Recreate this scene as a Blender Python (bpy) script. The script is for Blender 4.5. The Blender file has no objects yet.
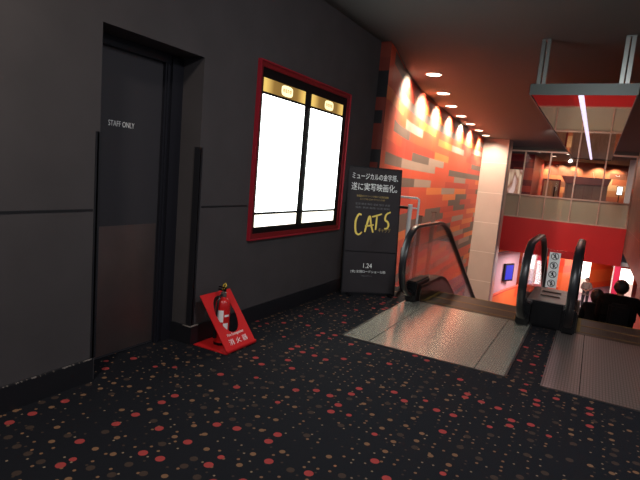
import bpy, bmesh, math, random
from mathutils import Vector, Matrix
random.seed(7)
PI = math.pi
S = bpy.context.scene
C = S.collection

# ------------------------------------------------------------------ camera
cam = bpy.data.objects.new('camera', bpy.data.cameras.new('camera'))
C.objects.link(cam)
cam.matrix_world = Matrix(((0.8725, -0.1394, 0.4683, 2.77),
                           (0.4810, 0.0764, -0.8734, 0.0),
                           (0.0859, 0.9873, 0.1337, 1.5),
                           (0, 0, 0, 1)))
cam.data.sensor_width = 36
cam.data.lens = 503 / 640 * 36
cam.data.clip_start = 0.05
S.camera = cam

# ------------------------------------------------------------------ world, exposure, large lamps
w = bpy.data.worlds.new('world'); S.world = w; w.use_nodes = True
w.node_tree.nodes['Background'].inputs[0].default_value = (0.75, 0.82, 1.0, 1)
w.node_tree.nodes['Background'].inputs[1].default_value = 0.17
S.view_settings.view_transform = 'Standard'
S.view_settings.look = 'None'
S.view_settings.exposure = 0.0
S.view_settings.gamma = 1.0
S.view_settings.use_curve_mapping = False

def lamp(name, kind, loc, energy, col=(1, 1, 1), size=0.3, target=None, spot=None, blend=0.5, size_y=None):
    d = bpy.data.lights.new(name, kind); d.energy = energy; d.color = col
    if kind == 'AREA':
        d.size = size
        if size_y: d.shape = 'RECTANGLE'; d.size_y = size_y
        else: d.shape = 'DISK'
    else:
        d.shadow_soft_size = size
    if spot: d.spot_size = math.radians(spot); d.spot_blend = blend
    o = bpy.data.objects.new(name, d); C.objects.link(o); o.location = loc
    if target is not None:
        o.rotation_euler = (Vector(target) - Vector(loc)).to_track_quat('-Z', 'Y').to_euler()
    return o

WARM = (1.0, 0.85, 0.66)
lamp('unseen_lobby_lamp', 'AREA', (0.95, 0.6, 3.22), 42, (1, 0.9, 0.8), 0.35)
lamp('unseen_lobby_lamp', 'AREA', (2.7, 2.2, 3.2), 52, (0.97, 0.97, 1.0), 0.3, (2.3, 5.6, 0.3))  # added overhead to brighten the sign strip and landing plates
lamp('unseen_lobby_lamp', 'AREA', (4.2, -1.2, 3.22), 34, (0.85, 0.92, 1.0), 0.8)  # unseen broad fill behind the camera, added to light the carpet
lamp('unseen_lobby_lamp', 'AREA', (5.6, 4.5, 3.22), 34, (0.9, 0.92, 1.0), 0.6)
lamp('void_fill_spot', 'SPOT', (1.3, 16.0, 3.2), 420, (1, 0.84, 0.74), 0.08, (1.5, 21.5, -0.6), 95, 0.8)  # added spot without a fixture, aimed to brighten the red fascia
lamp('hall_fill_lamp', 'AREA', (1.4, 28.5, 3.2), 70, (1, 0.72, 0.5), 2.0)
lamp('hall_fill_lamp', 'AREA', (2.2, 24.3, 3.2), 100, (1, 0.85, 0.72), 1.0)  # added just behind the milky panes so they glow through
lamp('lower_lamp', 'AREA', (2.0, 26.5, -1.25), 230, (1, 0.8, 0.68), 3.0)
lamp('lower_lamp', 'AREA', (3.6, 33.0, -1.25), 300, (1, 0.75, 0.62), 3.0)
lamp('lower_lamp', 'AREA', (1.2, 22.5, -1.25), 170, (1, 0.8, 0.8), 1.2)

# ------------------------------------------------------------------ materials
def mat(name, col, rough=0.6, metal=0.0, emit=None, es=0.0, spec=None, noise=0.0, nscale=8.0, bump=0.0, bscale=200.0, coat=0.0):
    m = bpy.data.materials.new(name); m.use_nodes = True
    nt = m.node_tree; b = nt.nodes['Principled BSDF']
    b.inputs['Base Color'].default_value = (*col, 1)
    b.inputs['Roughness'].default_value = rough
    b.inputs['Metallic'].default_value = metal
    if spec is not None: b.inputs['Specular IOR Level'].default_value = spec
    if coat: b.inputs['Coat Weight'].default_value = coat; b.inputs['Coat Roughness'].default_value = 0.08
    if emit: b.inputs['Emission Color'].default_value = (*emit, 1); b.inputs['Emission Strength'].default_value = es
    tc = nt.nodes.new('ShaderNodeTexCoord')
    if noise:
        n = nt.nodes.new('ShaderNodeTexNoise'); n.inputs['Scale'].default_value = nscale; n.inputs['Detail'].default_value = 5
        nt.links.new(tc.outputs['Object'], n.inputs['Vector'])
        r = nt.nodes.new('ShaderNodeMapRange')
        r.inputs['From Min'].default_value = 0.3; r.inputs['From Max'].default_value = 0.7
        r.inputs['To Min'].default_value = 1 - noise; r.inputs['To Max'].default_value = 1 + noise
        nt.links.new(n.outputs['Fac'], r.inputs['Value'])
        x = nt.nodes.new('ShaderNodeVectorMath'); x.operation = 'SCALE'
        x.inputs[0].default_value = col
        nt.links.new(r.outputs[0], x.inputs['Scale'])
        nt.links.new(x.outputs[0], b.inputs['Base Color'])
    if bump:
        n = nt.nodes.new('ShaderNodeTexNoise'); n.inputs['Scale'].default_value = bscale
        nt.links.new(tc.outputs['Object'], n.inputs['Vector'])
        p = nt.nodes.new('ShaderNodeBump'); p.inputs['Strength'].default_value = bump; p.inputs['Distance'].default_value = 0.004
        nt.links.new(n.outputs['Fac'], p.inputs['Height']); nt.links.new(p.outputs[0], b.inputs['Normal'])
    return m

def math_node(nt, op, a, b=None, c=None):
    n = nt.nodes.new('ShaderNodeMath'); n.operation = op
    for i, v in enumerate((a, b, c)):
        if v is None: continue
        if isinstance(v, (int, float)): n.inputs[i].default_value = v
        else: nt.links.new(v, n.inputs[i])
    return n.outputs[0]

def ramp(nt, fac, stops, interp='CONSTANT'):
    r = nt.nodes.new('ShaderNodeValToRGB'); r.color_ramp.interpolation = interp
    e = r.color_ramp.elements
    while len(e) > 1: e.remove(e[0])
    e[0].position = stops[0][0]; e[0].color = (*stops[0][1], 1)
    for p, c in stops[1:]:
        k = e.new(p); k.color = (*c, 1)
    nt.links.new(fac, r.inputs[0]); return r.outputs[0]

def mix(nt, fac, a, b):
    m = nt.nodes.new('ShaderNodeMix'); m.data_type = 'RGBA'
    nt.links.new(fac, m.inputs[0])
    for s, v in ((6, a), (7, b)):
        if isinstance(v, tuple): m.inputs[s].default_value = (*v, 1)
        else: nt.links.new(v, m.inputs[s])
    return m.outputs[2]

def carpet_material():
    m = bpy.data.materials.new('carpet'); m.use_nodes = True; nt = m.node_tree; b = nt.nodes['Principled BSDF']
    tc = nt.nodes.new('ShaderNodeTexCoord')
    col = (0.0070, 0.0078, 0.0112)
    def layer(cell, rnd, off, stops, rstops, basecol):
        mp = nt.nodes.new('ShaderNodeMapping'); mp.inputs['Location'].default_value = (off, off * 1.7, 0)
        nt.links.new(tc.outputs['Object'], mp.inputs[0])
        v = nt.nodes.new('ShaderNodeTexVoronoi'); v.voronoi_dimensions = '2D'
        v.inputs['Scale'].default_value = 1 / cell; v.inputs['Randomness'].default_value = rnd
        nt.links.new(mp.outputs[0], v.inputs['Vector'])
        sp = nt.nodes.new('ShaderNodeSeparateColor'); nt.links.new(v.outputs['Color'], sp.inputs[0])
        c = ramp(nt, sp.outputs[0], stops)
        r = ramp(nt, sp.outputs[0], rstops)
        sr = nt.nodes.new('ShaderNodeSeparateColor'); nt.links.new(r, sr.inputs[0])
        d = math_node(nt, 'MULTIPLY', v.outputs['Distance'], cell)
        inside = math_node(nt, 'LESS_THAN', d, sr.outputs[0])
        return mix(nt, inside, basecol, c)
    red = (0.34, 0.045, 0.042); tan = (0.20, 0.105, 0.055); brn = (0.050, 0.032, 0.024); pale = (0.24, 0.17, 0.11)
    c1 = layer(0.062, 0.62, 5.3, [(0, pale), (0.18, tan), (0.36, brn)], [(0, (.0062,) * 3), (0.18, (.0085,) * 3), (0.36, (0.007,) * 3), (0.62, (0,) * 3)], col)
    c2 = layer(0.112, 0.52, 1.1, [(0, red), (0.17, tan), (0.36, brn), (0.60, brn)],
               [(0, (.0245,) * 3), (0.13, (.018,) * 3), (0.17, (.0165,) * 3), (0.36, (.021,) * 3), (0.60, (0,) * 3)], c1)
    n = nt.nodes.new('ShaderNodeTexNoise'); n.inputs['Scale'].default_value = 420; nt.links.new(tc.outputs['Object'], n.inputs['Vector'])
    mr = nt.nodes.new('ShaderNodeMapRange'); mr.inputs[3].default_value = 0.55; mr.inputs[4].default_value = 1.45
    nt.links.new(n.outputs['Fac'], mr.inputs[0])
    vm = nt.nodes.new('ShaderNodeVectorMath'); vm.operation = 'SCALE'
    nt.links.new(c2, vm.inputs[0]); nt.links.new(mr.outputs[0], vm.inputs['Scale'])
    nt.links.new(vm.outputs[0], b.inputs['Base Color'])
    p = nt.nodes.new('ShaderNodeBump'); p.inputs['Strength'].default_value = 0.4; p.inputs['Distance'].default_value = 0.003
    nt.links.new(n.outputs['Fac'], p.inputs['Height']); nt.links.new(p.outputs[0], b.inputs['Normal'])
    b.inputs['Roughness'].default_value = 0.9; b.inputs['Specular IOR Level'].default_value = 0.2
    return m

def block_material(name, L, Hh, stops, rough=0.5, uv=True, seed=0.0, mortar=None, soft=False):
    """long horizontal blocks of varying colour, laid out along UV (u = metres along the wall, v = height)"""
    m = bpy.data.materials.new(name); m.use_nodes = True; nt = m.node_tree; b = nt.nodes['Principled BSDF']
    tc = nt.nodes.new('ShaderNodeTexCoord')
    sx = nt.nodes.new('ShaderNodeSeparateXYZ'); nt.links.new(tc.outputs['UV'], sx.inputs[0])
    row = math_node(nt, 'FLOOR', math_node(nt, 'DIVIDE', sx.outputs[1], Hh))
    wn = nt.nodes.new('ShaderNodeTexWhiteNoise'); wn.noise_dimensions = '1D'
    nt.links.new(math_node(nt, 'ADD', row, seed + 0.37), wn.inputs['W'])
    u = math_node(nt, 'ADD', math_node(nt, 'DIVIDE', sx.outputs[0], L), math_node(nt, 'MULTIPLY', wn.outputs['Value'], 7.0))
    cu = math_node(nt, 'FLOOR', u)
    cx = nt.nodes.new('ShaderNodeCombineXYZ'); nt.links.new(cu, cx.inputs[0]); nt.links.new(row, cx.inputs[1]); cx.inputs[2].default_value = seed
    w2 = nt.nodes.new('ShaderNodeTexWhiteNoise'); w2.noise_dimensions = '3D'; nt.links.new(cx.outputs[0], w2.inputs['Vector'])
    c = ramp(nt, w2.outputs['Value'], stops)
    nt.links.new(c, b.inputs['Base Color'])
    b.inputs['Roughness'].default_value = rough
    return m

M = {}
M['carpet'] = carpet_material()
M['wall'] = mat('dark_wall', (0.060, 0.052, 0.053), 0.75, noise=0.10, nscale=3, bump=0.15, bscale=300)
M['groove'] = mat('groove', (0.006, 0.006, 0.008), 0.6)
M['skirting'] = mat('skirting', (0.010, 0.010, 0.013), 0.5)
M['chip'] = mat('worn_edge', (0.22, 0.19, 0.17), 0.8, noise=0.5, nscale=60)
M['door'] = mat('door_paint', (0.036, 0.033, 0.038), 0.55)
M['doorframe'] = mat('door_frame_paint', (0.012, 0.012, 0.017), 0.4)
M['kick'] = mat('kick_plate_steel', (0.26, 0.20, 0.185), 0.38, 0.9, noise=0.15, nscale=2)
M['ceiling'] = mat('ceiling_paint', (0.088, 0.084, 0.081), 0.85)
M['red'] = mat('red_paint', (0.66, 0.028, 0.030), 0.35)
M['redframe'] = mat('red_frame', (0.20, 0.008, 0.012), 0.4)
M['redline'] = mat('red_edge', (0.34, 0.012, 0.025), 0.4)
M['black'] = mat('black_plastic', (0.004, 0.004, 0.005), 0.45, spec=0.25)
M['rubber'] = mat('handrail_rubber', (0.010, 0.010, 0.012), 0.33, spec=0.5)
M['poster'] = mat('lit_poster', (0.9, 0.9, 0.9), 0.4, emit=(0.93, 1.0, 0.97), es=5.0)
M['posterfoot'] = mat('lit_footer', (0.9, 0.9, 0.85), 0.4, emit=(1.0, 0.95, 0.78), es=2.2)
M['white'] = mat('white_paint', (0.9, 0.9, 0.88), 0.5)
M['whitetext'] = mat('white_print', (0.92, 0.93, 0.90), 0.5)
M['greytext'] = mat('grey_print', (0.11, 0.11, 0.115), 0.5)
M['gold'] = mat('gold_print', (0.90, 0.68, 0.13), 0.5)
M['goldtext'] = mat('dull_gold_print', (0.42, 0.29, 0.07), 0.5)
M['board'] = mat('poster_board', (0.030, 0.024, 0.025), 0.25, spec=0.5)
M['steel'] = mat('brushed_steel', (0.50, 0.47, 0.43), 0.30, 0.95)
M['deck'] = mat('deck_steel', (0.30, 0.27, 0.25), 0.35, 0.9)
M['darksteel'] = mat('dark_steel', (0.075, 0.062, 0.050), 0.4, 0.8)
M['yellow'] = mat('yellow_marking', (0.22, 0.14, 0.03), 0.5)
M['tile'] = mat('beige_tile', (0.42, 0.315, 0.265), 0.35, noise=0.05, nscale=1.5)
M['tileside'] = mat('grey_side_panel', (0.17, 0.15, 0.15), 0.5)
M['joint'] = mat('tile_joint', (0.62, 0.50, 0.44), 0.5)
M['lamp'] = mat('lamp_glow', (1, 1, 1), 0.5, emit=(1.0, 0.86, 0.68), es=7.0)
M['lampring'] = mat('lamp_ring', (0.5, 0.45, 0.4), 0.5)
M['led'] = mat('led_glow', (1, 1, 1), 0.5, emit=(0.78, 0.74, 1.0), es=1.15)
M['mirror'] = mat('mirror_panel', (0.80, 0.74, 0.68), 0.02, 1.0)
M['greenish'] = mat('canopy_edge', (0.055, 0.066, 0.06), 0.4, 0.5)
M['post'] = mat('canopy_post', (0.15, 0.16, 0.15), 0.3, 0.8)
M['mullion'] = mat('mullion', (0.60, 0.42, 0.34), 0.4, 0.3)
M['extred'] = mat('extinguisher_red', (0.62, 0.012, 0.012), 0.28, coat=0.3)
M['standred'] = mat('stand_red', (0.70, 0.016, 0.018), 0.45)
M['yellowpin'] = mat('yellow_pin', (0.8, 0.55, 0.05), 0.4)
M['wood'] = mat('kiosk_wood', (0.24, 0.12, 0.07), 0.4, noise=0.2, nscale=2)
M['woodrim'] = mat('kiosk_rim', (0.18, 0.03, 0.02), 0.4)
M['doorwood'] = mat('pale_door', (0.36, 0.22, 0.14), 0.5)
M['maroon'] = mat('maroon_wall', (0.18, 0.016, 0.018), 0.5)
M['magenta'] = mat('magenta_paint', (0.55, 0.02, 0.10), 0.5)
M['pink'] = mat('pink_wall', (0.40, 0.25, 0.28), 0.5)
M['screen'] = mat('screen_glow', (0.01, 0.01, 0.03), 0.6, emit=(0.03, 0.035, 0.70), es=0.9, spec=0.1)
M['whiteglow'] = mat('white_lightbox', (1, 1, 1), 0.5, emit=(1, 0.97, 0.95), es=3.0)
M['pinkglow'] = mat('pink_lightbox', (1, 1, 1), 0.5, emit=(1, 0.35, 0.38), es=1.2)
M['blueglow'] = mat('blue_lightbox', (1, 1, 1), 0.5, emit=(0.40, 0.42, 0.85), es=0.9)
M['lowerfloor'] = mat('lower_floor', (0.16, 0.12, 0.17), 0.4, noise=0.2, nscale=0.6)
M['lowerorange'] = mat('lower_orange', (0.66, 0.10, 0.035), 0.45)
M['cloth'] = mat('black_coat', (0.0045, 0.004, 0.0045), 0.95, spec=0.15, bump=0.4, bscale=60)
M['bag'] = mat('black_bag', (0.008, 0.007, 0.008), 0.8, spec=0.2)
M['jeans'] = mat('dark_trousers', (0.018, 0.018, 0.026), 0.85)
M['paletop'] = mat('pale_jacket', (0.14, 0.11, 0.10), 0.8)
M['skin'] = mat('skin', (0.42, 0.23, 0.16), 0.6)
M['hair'] = mat('dark_hair', (0.012, 0.009, 0.008), 0.6)

OR = (0.66, 0.085, 0.035); OR2 = (0.80, 0.20, 0.05); GR = (0.15, 0.105, 0.085); BG = (0.40, 0.27, 0.21); DK = (0.05, 0.03, 0.028)
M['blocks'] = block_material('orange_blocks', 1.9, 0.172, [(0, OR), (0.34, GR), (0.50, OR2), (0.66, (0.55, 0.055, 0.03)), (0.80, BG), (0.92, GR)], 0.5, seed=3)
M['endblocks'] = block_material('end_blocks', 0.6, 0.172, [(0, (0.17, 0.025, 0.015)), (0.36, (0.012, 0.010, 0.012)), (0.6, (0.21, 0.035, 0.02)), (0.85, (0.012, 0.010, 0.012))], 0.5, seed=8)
M['hallblocks'] = block_material('hall_blocks', 1.6, 0.32, [(0, (0.30, 0.10, 0.06)), (0.3, (0.42, 0.30, 0.21)), (0.6, (0.36, 0.17, 0.09)), (0.8, (0.12, 0.05, 0.04))], 0.5, seed=5)
M['maroonblocks'] = block_material('maroon_blocks', 0.9, 0.30, [(0, (0.36, 0.02, 0.03)), (0.4, (0.50, 0.06, 0.04)), (0.7, (0.16, 0.012, 0.02))], 0.5, seed=2)
M['lowerblocks'] = block_material('lower_orange_bands', 6.0, 0.42, [(0, (0.66, 0.075, 0.02)), (0.4, (0.72, 0.14, 0.035)), (0.7, (0.60, 0.05, 0.025)), (0.9, (0.74, 0.20, 0.06))], 0.45, seed=4)

def panel_material():
    """brownish wall cladding with faint joints"""
    m = mat('brown_cladding', (0.27, 0.15, 0.115), 0.45)
    nt = m.node_tree; b = nt.nodes['Principled BSDF']
    tc = nt.nodes.new('ShaderNodeTexCoord'); sx = nt.nodes.new('ShaderNodeSeparateXYZ'); nt.links.new(tc.outputs['Object'], sx.inputs[0])
    fy = math_node(nt, 'FRACT', math_node(nt, 'DIVIDE', sx.outputs[1], 1.2)); fz = math_node(nt, 'FRACT', math_node(nt, 'DIVIDE', math_node(nt, 'ADD', sx.outputs[2], 10.0), 1.15))
    j = math_node(nt, 'MAXIMUM', math_node(nt, 'LESS_THAN', fy, 0.03), math_node(nt, 'LESS_THAN', fz, 0.02))
    n = nt.nodes.new('ShaderNodeTexNoise'); n.inputs['Scale'].default_value = 3
    mp = nt.nodes.new('ShaderNodeMapping'); mp.inputs['Scale'].default_value = (1, 3, 0.15); nt.links.new(tc.outputs['Object'], mp.inputs[0]); nt.links.new(mp.outputs[0], n.inputs['Vector'])
    base = ramp(nt, n.outputs['Fac'], [(0.3, (0.15, 0.085, 0.065)), (0.7, (0.24, 0.155, 0.12))], 'LINEAR')
    nt.links.new(mix(nt, j, base, (0.30, 0.20, 0.16)), b.inputs['Base Color'])
    return m
M['cladding'] = panel_material()

def glass(name, tint, refl=0.10, haze=0.0, hazecol=(0.5, 0.5, 0.5)):
    m = bpy.data.materials.new(name); m.use_nodes = True; nt = m.node_tree; nt.nodes.clear()
    out = nt.nodes.new('ShaderNodeOutputMaterial')
    t = nt.nodes.new('ShaderNodeBsdfTransparent'); t.inputs[0].default_value = (*tint, 1)
    g = nt.nodes.new('ShaderNodeBsdfGlossy'); g.inputs['Roughness'].default_value = 0.02
    lw = nt.nodes.new('ShaderNodeLayerWeight'); lw.inputs[0].default_value = 0.25
    f = math_node(nt, 'ADD', math_node(nt, 'MULTIPLY', lw.outputs['Fresnel'], 0.65), refl * 0.3)
    a = nt.nodes.new('ShaderNodeMixShader'); nt.links.new(f, a.inputs[0]); nt.links.new(t.outputs[0], a.inputs[1]); nt.links.new(g.outputs[0], a.inputs[2])
    last = a.outputs[0]
    if haze:
        d0 = nt.nodes.new('ShaderNodeBsdfDiffuse'); d0.inputs[0].default_value = (*hazecol, 1)
        d1 = nt.nodes.new('ShaderNodeBsdfTranslucent'); d1.inputs[0].default_value = (*hazecol, 1)
        d = nt.nodes.new('ShaderNodeMixShader'); d.inputs[0].default_value = 0.5
        nt.links.new(d0.outputs[0], d.inputs[1]); nt.links.new(d1.outputs[0], d.inputs[2])
        x = nt.nodes.new('ShaderNodeMixShader'); x.inputs[0].default_value = haze
        nt.links.new(last, x.inputs[1]); nt.links.new(d.outputs[0], x.inputs[2]); last = x.outputs[0]
    nt.links.new(last, out.inputs[0])
    return m
M['glass'] = glass('balustrade_glass', (0.97, 0.96, 0.97), 0.05)
M['windowglass'] = glass('window_glass', (0.92, 0.9, 0.9), 0.08)
M['frosted'] = glass('milky_glass', (0.8, 0.8, 0.75), 0.1, 0.50, (0.66, 0.60, 0.48))
M['acrylic'] = glass('acrylic', (0.93, 0.93, 0.93), 0.08)

def plate_material(name, col, rough):
    """ribbed brushed metal: fine grooves along Y and cross lines"""
    m = mat(name, col, rough, 0.70); nt = m.node_tree; b = nt.nodes['Principled BSDF']
    tc = nt.nodes.new('ShaderNodeTexCoord'); sx = nt.nodes.new('ShaderNodeSeparateXYZ'); nt.links.new(tc.outputs['Object'], sx.inputs[0])
    fx = math_node(nt, 'FRACT', math_node(nt, 'DIVIDE', sx.outputs[0], 0.022))
    fy = math_node(nt, 'FRACT', math_node(nt, 'DIVIDE', sx.outputs[1], 0.05))
    rib = math_node(nt, 'MULTIPLY', math_node(nt, 'GREATER_THAN', fx, 0.25), math_node(nt, 'GREATER_THAN', fy, 0.15))
    dark = tuple(c * 0.55 for c in col)
    nt.links.new(mix(nt, rib, dark, col), b.inputs['Base Color'])
    return m
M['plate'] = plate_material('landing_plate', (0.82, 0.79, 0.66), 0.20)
M['plate_dark'] = plate_material('landing_plate_brown', (0.36, 0.30, 0.27), 0.34)  # same ribbed plate, darker, browner and rougher
M['step'] = plate_material('step_tread', (0.07, 0.06, 0.05), 0.4)

def header_material():
    m = mat('header_glow', (0.3, 0.2, 0.05), 0.4); nt = m.node_tree; b = nt.nodes['Principled BSDF']
    tc = nt.nodes.new('ShaderNodeTexCoord'); sx = nt.nodes.new('ShaderNodeSeparateXYZ'); nt.links.new(tc.outputs['Generated'], sx.inputs[0])
    d = math_node(nt, 'ABSOLUTE', math_node(nt, 'SUBTRACT', sx.outputs[1], 0.5))
    c = ramp(nt, d, [(0.0, (0.16, 0.085, 0.02)), (0.28, (0.25, 0.13, 0.03)), (0.46, (0.95, 0.62, 0.16))], 'LINEAR')
    nt.links.new(c, b.inputs['Emission Color']); b.inputs['Emission Strength'].default_value = 0.9
    return m
M['header'] = header_material()
M['emblem'] = mat('emblem_glow', (1, 1, 0.9), 0.4, emit=(1.0, 0.82, 0.40), es=1.3)
M['emblemdark'] = mat('emblem_print', (0.25, 0.15, 0.03), 0.4, emit=(0.42, 0.24, 0.05), es=0.8)

def picture_material():
    m = mat('hall_poster_print', (0.4, 0.3, 0.25), 0.4); nt = m.node_tree; b = nt.nodes['Principled BSDF']
    tc = nt.nodes.new('ShaderNodeTexCoord'); mp = nt.nodes.new('ShaderNodeMapping'); mp.inputs['Scale'].default_value = (3.2, 1, 1.0); nt.links.new(tc.outputs['Object'], mp.inputs[0])
    n = nt.nodes.new('ShaderNodeTexNoise'); n.inputs['Scale'].default_value = 1.1; n.inputs['Detail'].default_value = 1; nt.links.new(mp.outputs[0], n.inputs['Vector'])
    c = ramp(nt, n.outputs['Fac'], [(0.35, (0.85, 0.62, 0.55)), (0.5, (0.35, 0.14, 0.08)), (0.62, (0.8, 0.6, 0.42))], 'LINEAR')
    nt.links.new(c, b.inputs['Base Color']); nt.links.new(c, b.inputs['Emission Color']); b.inputs['Emission Strength'].default_value = 0.7
    return m
M['picture'] = picture_material()

# ------------------------------------------------------------------ helpers
class MB:
    def __init__(s): s.bm = bmesh.new()
    def box(s, a, b, bev=0.0):
        a, b = Vector(a), Vector(b)
        t = bmesh.new()
        bmesh.ops.create_cube(t, size=1)
        for v in t.verts: v.co = Vector(((a[i] + b[i]) / 2 + v.co[i] * abs(b[i] - a[i]) for i in range(3)))
        if bev: bmesh.ops.bevel(t, geom=list(t.edges), offset=bev, segments=2, affect='EDGES')
        s.merge(t); return s
    def merge(s, t):
        me = bpy.data.meshes.new('t'); t.to_mesh(me); t.free(); s.bm.from_mesh(me); bpy.data.meshes.remove(me)
    def tube(s, pts, r, n=12, cap=True):
        pts = [Vector(p) for p in pts]; rings = []
        up = Vector((0, 0, 1))
        prev = None
        for i, p in enumerate(pts):
            d = (pts[min(i + 1, len(pts) - 1)] - pts[max(i - 1, 0)]).normalized()
            if prev is None: u = d.cross(up) if abs(d.dot(up)) < .95 else d.cross(Vector((1, 0, 0)))
            else: u = prev - d * prev.dot(d)
            u.normalize(); prev = u; v = d.cross(u)
            rr = r[i] if isinstance(r, (list, tuple)) else r
            rings.append([s.bm.verts.new(p + (u * math.cos(2 * PI * k / n) + v * math.sin(2 * PI * k / n)) * rr) for k in range(n)])
        for A, B in zip(rings, rings[1:]):
            for k in range(n): s.bm.faces.new((A[k], A[(k + 1) % n], B[(k + 1) % n], B[k]))
        if cap: s.bm.faces.new(rings[0][::-1]); s.bm.faces.new(rings[-1])
        return s
    def lathe(s, prof, c, n=24):
        """prof: (r, z) list around vertical axis at c"""
        rings = []
        for r, z in prof:
            rings.append([s.bm.verts.new((c[0] + r * math.cos(2 * PI * k / n), c[1] + r * math.sin(2 * PI * k / n), c[2] + z)) for k in range(n)])
        for A, B in zip(rings, rings[1:]):
            for k in range(n): s.bm.faces.new((A[k], A[(k + 1) % n], B[(k + 1) % n], B[k]))
        s.bm.faces.new(rings[0][::-1]); s.bm.faces.new(rings[-1]); return s
    def prism(s, poly, axis, a, b):
        """extrude a 2D polygon along axis (0:x,1:y,2:z) from a to b"""
        def P(p, t):
            q = [p[0], p[1]]; q.insert(axis, t); return q
        A = [s.bm.verts.new(P(p, a)) for p in poly]; B = [s.bm.verts.new(P(p, b)) for p in poly]
        n = len(poly)
        s.bm.faces.new(A); s.bm.faces.new(B[::-1])
        for k in range(n): s.bm.faces.new((A[k], B[k], B[(k + 1) % n], A[(k + 1) % n]))
        return s
    def strip(s, top, bot, axis, a, b):
        """solid between two matching polylines (2D), thickness along axis a..b"""
        def P(p, t):
            q = [p[0], p[1]]; q.insert(axis, t); return s.bm.verts.new(q)
        g = [(P(t, a), P(t, b), P(u, a), P(u, b)) for t, u in zip(top, bot)]
        for p, q in zip(g, g[1:]):
            for i, j in ((0, 1), (1, 3), (3, 2), (2, 0)): s.bm.faces.new((p[i], p[j], q[j], q[i]))
        for e in (g[0], g[-1]): s.bm.faces.new((e[0], e[1], e[3], e[2]))
        return s
    def build(s, name, m, parent=None, smooth=False, matrix=None):
        bmesh.ops.recalc_face_normals(s.bm, faces=s.bm.faces)
        if matrix is not None: s.bm.transform(matrix)
        me = bpy.data.meshes.new(name); s.bm.to_mesh(me); s.bm.free()
        me.materials.append(m)
        if smooth:
            for p in me.polygons: p.use_smooth = True
            me.set_sharp_from_angle(angle=math.radians(40))
        o = bpy.data.objects.new(name, me); C.objects.link(o)
        if parent:
            o.parent = parent
            bpy.context.view_layer.update()
            o.matrix_parent_inverse = parent.matrix_world.inverted()
        return o

def tag(o, label=None, cat=None, group=None, kind=None):
    if label: o['label'] = label
    if cat: o['category'] = cat
    if group: o['group'] = group
    if kind: o['kind'] = kind
    return o
def empty(name, loc, label=None, cat=None, group=None, kind=None):
    o = bpy.data.objects.new(name, None); C.objects.link(o); o.location = loc; o.empty_display_size = 0.1
    return tag(o, label, cat, group, kind)
def struct(o, label, cat): return tag(o, label, cat, kind='structure')

def text_mesh(name, body, size, m, parent, matrix, width=None, depth=0.001, align='LEFT'):
    cu = bpy.data.curves.new('txt', 'FONT'); cu.body = body; cu.size = size; cu.extrude = depth; cu.align_x = align; cu.resolution_u = 3
    t = bpy.data.objects.new('txt', cu); C.objects.link(t)
    bpy.context.view_layer.update()
    dg = bpy.context.evaluated_depsgraph_get()
    me = bpy.data.meshes.new_from_object(t.evaluated_get(dg))
    C.objects.unlink(t); bpy.data.objects.remove(t); bpy.data.curves.remove(cu)
    if width:
        xs = [v.co.x for v in me.vertices]; w0 = max(xs) - min(xs); k = width / w0
        for v in me.vertices: v.co.x = (v.co.x - min(xs)) * k if align == 'LEFT' else v.co.x * k
    me.transform(matrix); me.materials.clear(); me.materials.append(m)
    o = bpy.data.objects.new(name, me); C.objects.link(o)
    if parent:
        o.parent = parent; bpy.context.view_layer.update(); o.matrix_parent_inverse = parent.matrix_world.inverted()
    return o
def frame_matrix(origin, ux, uy):
    ux = Vector(ux).normalized(); uy = Vector(uy).normalized(); uz = ux.cross(uy)
    return Matrix(((ux.x, uy.x, uz.x, origin[0]), (ux.y, uy.y, uz.y, origin[1]), (ux.z, uy.z, uz.z, origin[2]), (0, 0, 0, 1)))

H = 3.27
LOW = -4.5
YF = 22.8      # facade of the hall across the void

# ================================================================== THE SETTING
# upper floor: carpet, cut out where the escalator pit is
mb = MB()
mb.box((-0.6, -3, -0.35), (8, 6.05, 0)); mb.box((-0.02, 6.05, -0.35), (0.84, 6.7, 0))
struct(mb.build('floor', M['carpet']), 'black carpet scattered with red, tan and brown dots', 'carpet')

# left wall with door recess (recess Y 2.14-3.05, up to z 2.29, 0.25 deep)
mb = MB()
mb.box((-0.15, -3, 0), (0, 2.14, H)); mb.box((-0.15, 3.05, 0), (0, 6.43, H)); mb.box((-0.15, 2.14, 2.29), (0, 3.05, H))
mb.box((-0.45, 1.9, 0), (-0.15, 2.14, 2.6)); mb.box((-0.45, 3.05, 0), (-0.15, 3.3, 2.6)); mb.box((-0.45, 2.14, 2.29), (-0.15, 3.05, 2.6))
wall = struct(mb.build('wall_left', M['wall']), 'dark grey painted wall on the left side', 'wall')
g = MB(); g.box((-0.002, -3, 1.132), (0.003, 2.10, 1.146)); g.box((-0.002, 3.10, 1.132), (0.003, 3.70, 1.146))
g.box((-0.002, 5.62, 1.132), (0.003, 6.43, 1.146))
g.build('groove', M['groove'], wall)

# baseboard
mb = MB(); mb.box((0, -3, 0), (0.018, 2.12, 0.155)); mb.box((0, 3.07, 0), (0.018, 6.43, 0.155))
mb.box((-0.25, 3.035, 0), (0.018, 3.07, 0.155))
bb = struct(mb.build('baseboard_left', M['skirting']), 'black skirting board along the left wall', 'baseboard')
mb = MB()
for i in range(60):
    y = 1.5 + i * 0.0103
    if random.random() < (0.35 if y < 1.9 else 0.75):
        d = random.uniform(0.001, 0.005); mb.box((0.010, y, 0.153 - d), (0.0195, y + random.uniform(.004, .011), 0.1565))
mb.box((-0.07, 3.028, 0.150), (0.02, 3.036, 0.158)); mb.box((0.004, 3.03, 0.152), (0.021, 3.12, 0.158))
mb.build('worn_edge', M['chip'], bb)['label'] = 'chipped pale upper edge'

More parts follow.
